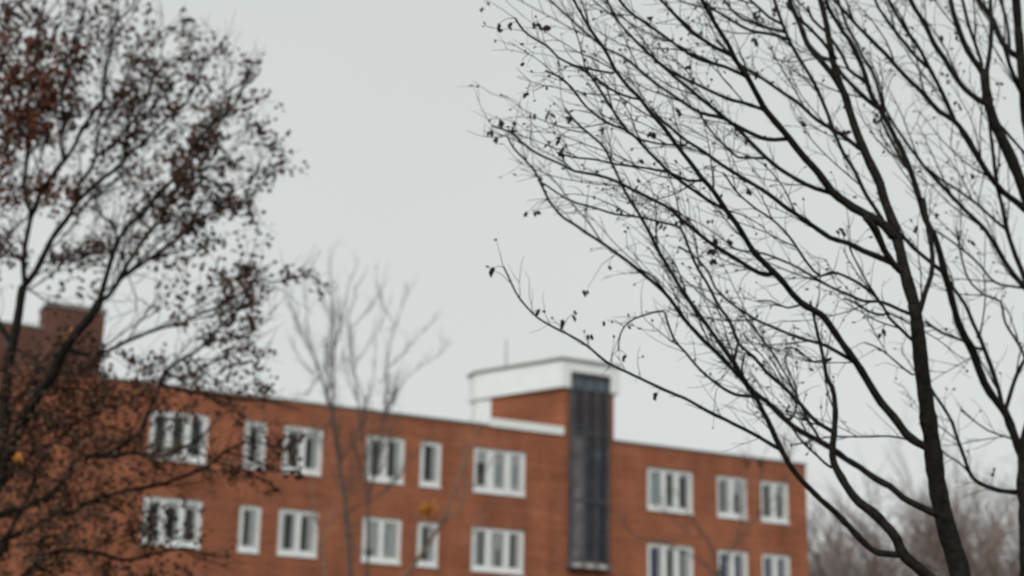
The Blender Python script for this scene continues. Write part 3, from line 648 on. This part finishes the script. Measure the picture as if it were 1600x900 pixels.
ELL = [(28,140,58,76,620,lr),(70,120,48,40,200,lr),(75,180,40,32,160,lr),(10,245,30,16,90,lr),(88,296,32,18,140,lr),(15,300,40,14,70,lr),
       (170,165,45,22,130,ld),(120,75,60,35,90,ld),(60,40,60,35,120,ld),(15,45,40,40,110,ld),(130,85,26,22,40,ld),(240,150,40,22,90,ld),(325,212,22,17,110,ld),(295,232,40,14,110,ld),(250,185,40,20,80,ld),(205,225,45,18,70,ld),
       (290,130,40,25,60,ld),(350,190,40,25,60,ld),(420,210,22,14,36,ld),(400,250,35,22,45,ld),(280,275,25,25,70,ld),(345,305,30,15,55,ld),(380,325,22,14,40,ld),(305,345,30,14,70,ld),(265,330,25,18,50,ld),
       (230,290,30,25,45,ld),(165,370,20,22,60,ld),(150,385,20,14,40,ld),(205,60,30,25,30,ld),(255,50,30,25,24,ld),(225,110,25,20,30,ld),(355,75,14,10,14,ld),(440,240,15,18,16,ld),(445,285,10,10,10,ld),(395,345,10,10,12,ld),
       (320,375,25,15,25,ld),(360,415,22,18,40,ld),(345,455,40,16,60,ld),(395,450,22,28,50,ld),(370,500,28,22,60,ld),(395,520,15,25,45,ld),(340,525,28,14,40,ld),(380,555,22,12,46,ld),(300,580,22,10,40,ld),(210,555,12,10,24,ld),(235,562,22,14,26,ld),(205,590,14,10,12,ld),
       (12,375,20,12,24,ld),(20,400,22,14,30,ld),(100,415,28,14,30,ld),(125,440,24,14,20,ld),(480,425,10,8,12,ld),(508,448,8,14,12,ld),(460,440,16,10,12,ld),(380,425,26,14,30,ld),(290,480,20,14,20,ld),
       (250,700,40,25,26,lb),(330,720,45,20,22,lb),(40,610,60,55,210,lb),(110,600,60,45,150,lb),(60,690,70,45,170,lb),(150,650,60,40,120,lb),(40,780,60,50,130,lb),(120,740,60,40,90,ld),(100,830,80,40,110,lb),(50,870,60,30,110,lb),(180,880,60,25,90,ld),(200,820,50,30,60,lb),
       (130,560,40,40,120,ld),(220,620,40,20,50,ld),(300,628,40,8,14,ld),(380,634,50,8,20,ld),(440,700,40,30,50,ld),(400,750,50,20,50,ld),(235,815,20,14,16,ld),(300,880,40,14,40,ld),(470,735,20,8,14,ld),(232,690,16,14,16,ld),
       (212,594,5,5,5,lo),(34,712,4,8,5,lo),(112,522,4,4,3,lo),(158,800,8,9,4,lb),(118,545,4,4,2,lo)]
for (cx, cy, rx, ry, n, tgt) in ELL:
    n = int(n * (1.55 if tgt is lr else 4.6 if tgt is lb else 1.25)) if tgt is not lo else n; rx, ry = rx * 1.15, ry * 1.2
    i, dd = T3.nearest(cx, cy); d0 = T3.dep[i]; st = T3.pos[i]
    subs = []
    for _ in range(max(1, n // 9)):                      # spray of twigs from the nearest limb, leaves along their ends
        a = r.uniform(0, 6.28); q = math.sqrt(r.random())
        e = at(cx + rx * q * math.cos(a), cy + ry * q * math.sin(a), d0 + r.normal(0, .35))
        j, _d = T3.nearest(cx + rx * q * math.cos(a) - 12, cy + ry * q * math.sin(a) + 12); s0_ = T3.pos[j]
        mid = (s0_ + e) / 2 + r.normal(0, .05, 3)
        T3.twigs.tube(np.array([s0_, mid, e]) - T3.base, [.009, .006, .004], 3); subs.append((mid, e))
    for _ in range(n):
        mid, e = subs[r.integers(len(subs))]; t = r.uniform(-.3, 1.2)
        p = mid + (e - mid) * t + r.normal(0, .075, 3)
        tt = tgt
        if tgt is lr and r.random() < .25: tt = ld
        k = .72 if tgt is lb else 1.0
        add_leaf(tt, p - T3.base, r.normal(0, 1, 3), k * r.uniform(.055, .11), k * r.uniform(.05, .085), r)
T3.bark = TWIG_L; T3.finish()
lr.build('rust_leaves', LEAF_R, T3.obj, kind='stuff'); ld.build('dark_leaves', LEAF_D, T3.obj, kind='stuff')
lb.build('brown_leaves', LEAF_B, T3.obj, kind='stuff'); lo.build('orange_leaves', LEAF_O, T3.obj, kind='stuff')

# ---- tree 4: the slim many-stemmed tree in front of the facade
gx, gy = ground_under(556, 900, 43)
T4 = Tree('slender_tree', 'slim grey leafless tree with several upright stems rising above the brick roof line', 'tree', 43.0, BARK_M, 51, (gx, gy))
A = T4.limb; T4.fat = .62
A([(553,940),(547,895),(539,785),(530,727),(522,675),(518,640)], 12, 8, 0.0, 'trunk', 43.0, ground=(gx, gy))
A([(518,642),(504,594),(487,548),(464,501),(449,470)], 6, 1.1)
A([(519,645),(521,600),(521,553),(521,496),(516,450),(513,410)], 6.5, 1.1)
A([(572,940),(573,889),(576,785),(568,704),(559,640),(553,571),(547,513),(545,490),(553,460),(560,442)], 8, 1.0, depth=43.4, ground=(gx + .3, gy + .2), name='stem')
A([(576,780),(590,720),(602,640),(605,571),(617,515),(628,480),(634,460)], 5, 1.0)
A([(605,575),(625,560),(648,530),(668,510)], 3, 1.2)
A([(617,507),(600,480),(592,455)], 2.6, 1.2)
A([(602,650),(630,600),(655,575),(680,560),(690,545)], 3, 1.2)
A([(547,513),(570,490),(588,465),(600,440)], 2.8, 1.2)
A([(521,550),(535,500),(540,465),(544,440)], 2.8, 1.2)
A([(553,571),(575,540),(590,520),(600,490)], 2.6, 1.2)
A([(487,548),(480,510),(478,470),(470,435)], 2.6, 1.2)
A([(504,594),(490,585),(470,560),(455,535)], 2.6, 1.2)
A([(539,785),(520,740),(505,700),(490,670)], 3, 1.5)
A([(576,785),(600,765),(640,725),(665,690)], 3, 1.5)
A([(530,727),(550,690),(565,650),(580,600),(588,560)], 3.2, 1.2)
T4.spawn(40, 40, 90, (1.6, 2.4), 6.0, (.15, .5), .9, (430, 380, 720, 800))
T4.dress(5, .6, .55, 7, 3, .45, .14, bend=.1)
T4.finish()

# ---- tree 5: the pale-stemmed young birch with a few orange leaves
gx, gy = ground_under(640, 905, 46)
T5 = Tree('young_birch', 'pale-stemmed young birch with a clump of orange leaves in front of the lower windows', 'tree', 46.0, BARK_P, 61, (gx, gy))
A = T5.limb; T5.fat = .75
A([(600,960),(625,915),(648,880),(668,850),(690,815),(705,780),(720,735),(738,690),(748,660)], 12, 2.5, 0.05, 'trunk', 46.0, ground=(gx, gy))
A([(690,815),(715,800),(726,770),(728,730),(735,690)], 6, 2.5)
A([(728,745),(724,715),(715,690)], 4, 2)
A([(705,780),(740,760),(770,720),(785,690)], 2.4, 1.1)
A([(648,880),(640,850),(655,815),(668,790)], 2.5, 1.4)
A([(720,860),(760,800),(790,770)], 2.2, 1.1)
T5.dress(18, .7, .5, 6, 2, .6, .1)
T5.finish()
lo = MB(); r = T5.rng
i, dd = T5.nearest(668, 792); d0 = T5.dep[i]
for _ in range(110):
    p = at(668 + r.normal(0, 6), 795 + r.normal(0, 5), d0 + r.normal(0, .12)); add_leaf(lo, p - T5.base, r.normal(0, 1, 3), r.uniform(.08, .13), r.uniform(.06, .10), r)
lo.build('orange_leaves', LEAF_O, T5.obj, kind='stuff')

gx, gy = ground_under(508, 900, 41)
T6 = Tree('young_birch', 'thin pale leaning birch stem beside the slim grey tree, below the twin dark window', 'tree', 41.0, BARK_P, 71, (gx, gy))
A = T6.limb
A([(512,950),(509,900),(505,868),(499,830),(490,790),(484,760)], 7, 2, 0.0, 'trunk', 41.0, ground=(gx, gy))
A([(503,855),(515,820),(520,790)], 2.5, 1.2)
T6.dress(16, .5, .5, 5, 2, .6, .1); T6.finish()

# ---- tree 7: small dark tree before the right end of the facade
gx, gy = ground_under(1165, 900, 48)
T7 = Tree('slender_tree', 'thin dark leafless tree in front of the right end of the brick facade', 'tree', 48.0, BARK_M, 81, (gx, gy))
A = T7.limb; T7.fat = .7
A([(1120,960),(1122,900),(1150,850),(1185,805),(1215,770),(1228,745)], 6, 1.6, 0.0, 'trunk', 48.0, ground=(gx, gy))
A([(1122,900),(1115,860),(1095,830),(1075,800),(1060,770)], 5, 1.5)
A([(1122,905),(1100,880),(1040,850),(990,835),(960,800)], 4, 1.5)
A([(1150,850),(1160,800),(1163,755),(1166,715)], 4, 1.5)
A([(1185,805),(1188,760),(1192,715)], 3.4, 1.5)
A([(1095,830),(1085,840),(1040,800),(1020,790)], 3, 1.2)
T7.dress(14, .8, .55, 7, 3, .6, .1); T7.finish()
hk = MB(); r = T7.rng
for (x, y) in [(1166,722),(1190,722)]:
    i, dd = T7.nearest(x, y)
    for _ in range(16): add_leaf(hk, at(x + r.normal(0, 3), y + r.normal(0, 4), T7.dep[i]) - T7.base, r.normal(0, 1, 3), r.uniform(.08, .14), r.uniform(.06, .1), r)
hk.build('dead_leaves', LEAF_D, T7.obj, kind='stuff')

# ---- the bare wood far behind, right of the building
wd = MB(); r = np.random.default_rng(99)
def grow(p, d, ln, rad, lev):
    seg = 4 if lev else 3; pts = [p]; q = p
    for _ in range(seg):
        d = d + r.normal(0, .13, 3) + np.array([0, 0, .05]); d = d / np.linalg.norm(d); q = q + d * ln / seg; pts.append(q)
    wd.tube(np.array(pts), np.linspace(rad, rad * .5, len(pts)), 3)
    if lev:
        for _ in range(5 if lev > 1 else 8):
            t = r.uniform(.25, 1); k = min(seg - 1, int(t * seg)); s_ = pts[k] + (pts[k+1] - pts[k]) * (t * seg - k)
            n = r.normal(0, 1, 3); n /= np.linalg.norm(n)
            grow(s_, d + n * .75, ln * r.uniform(.42, .66), rad * .5, lev - 1)
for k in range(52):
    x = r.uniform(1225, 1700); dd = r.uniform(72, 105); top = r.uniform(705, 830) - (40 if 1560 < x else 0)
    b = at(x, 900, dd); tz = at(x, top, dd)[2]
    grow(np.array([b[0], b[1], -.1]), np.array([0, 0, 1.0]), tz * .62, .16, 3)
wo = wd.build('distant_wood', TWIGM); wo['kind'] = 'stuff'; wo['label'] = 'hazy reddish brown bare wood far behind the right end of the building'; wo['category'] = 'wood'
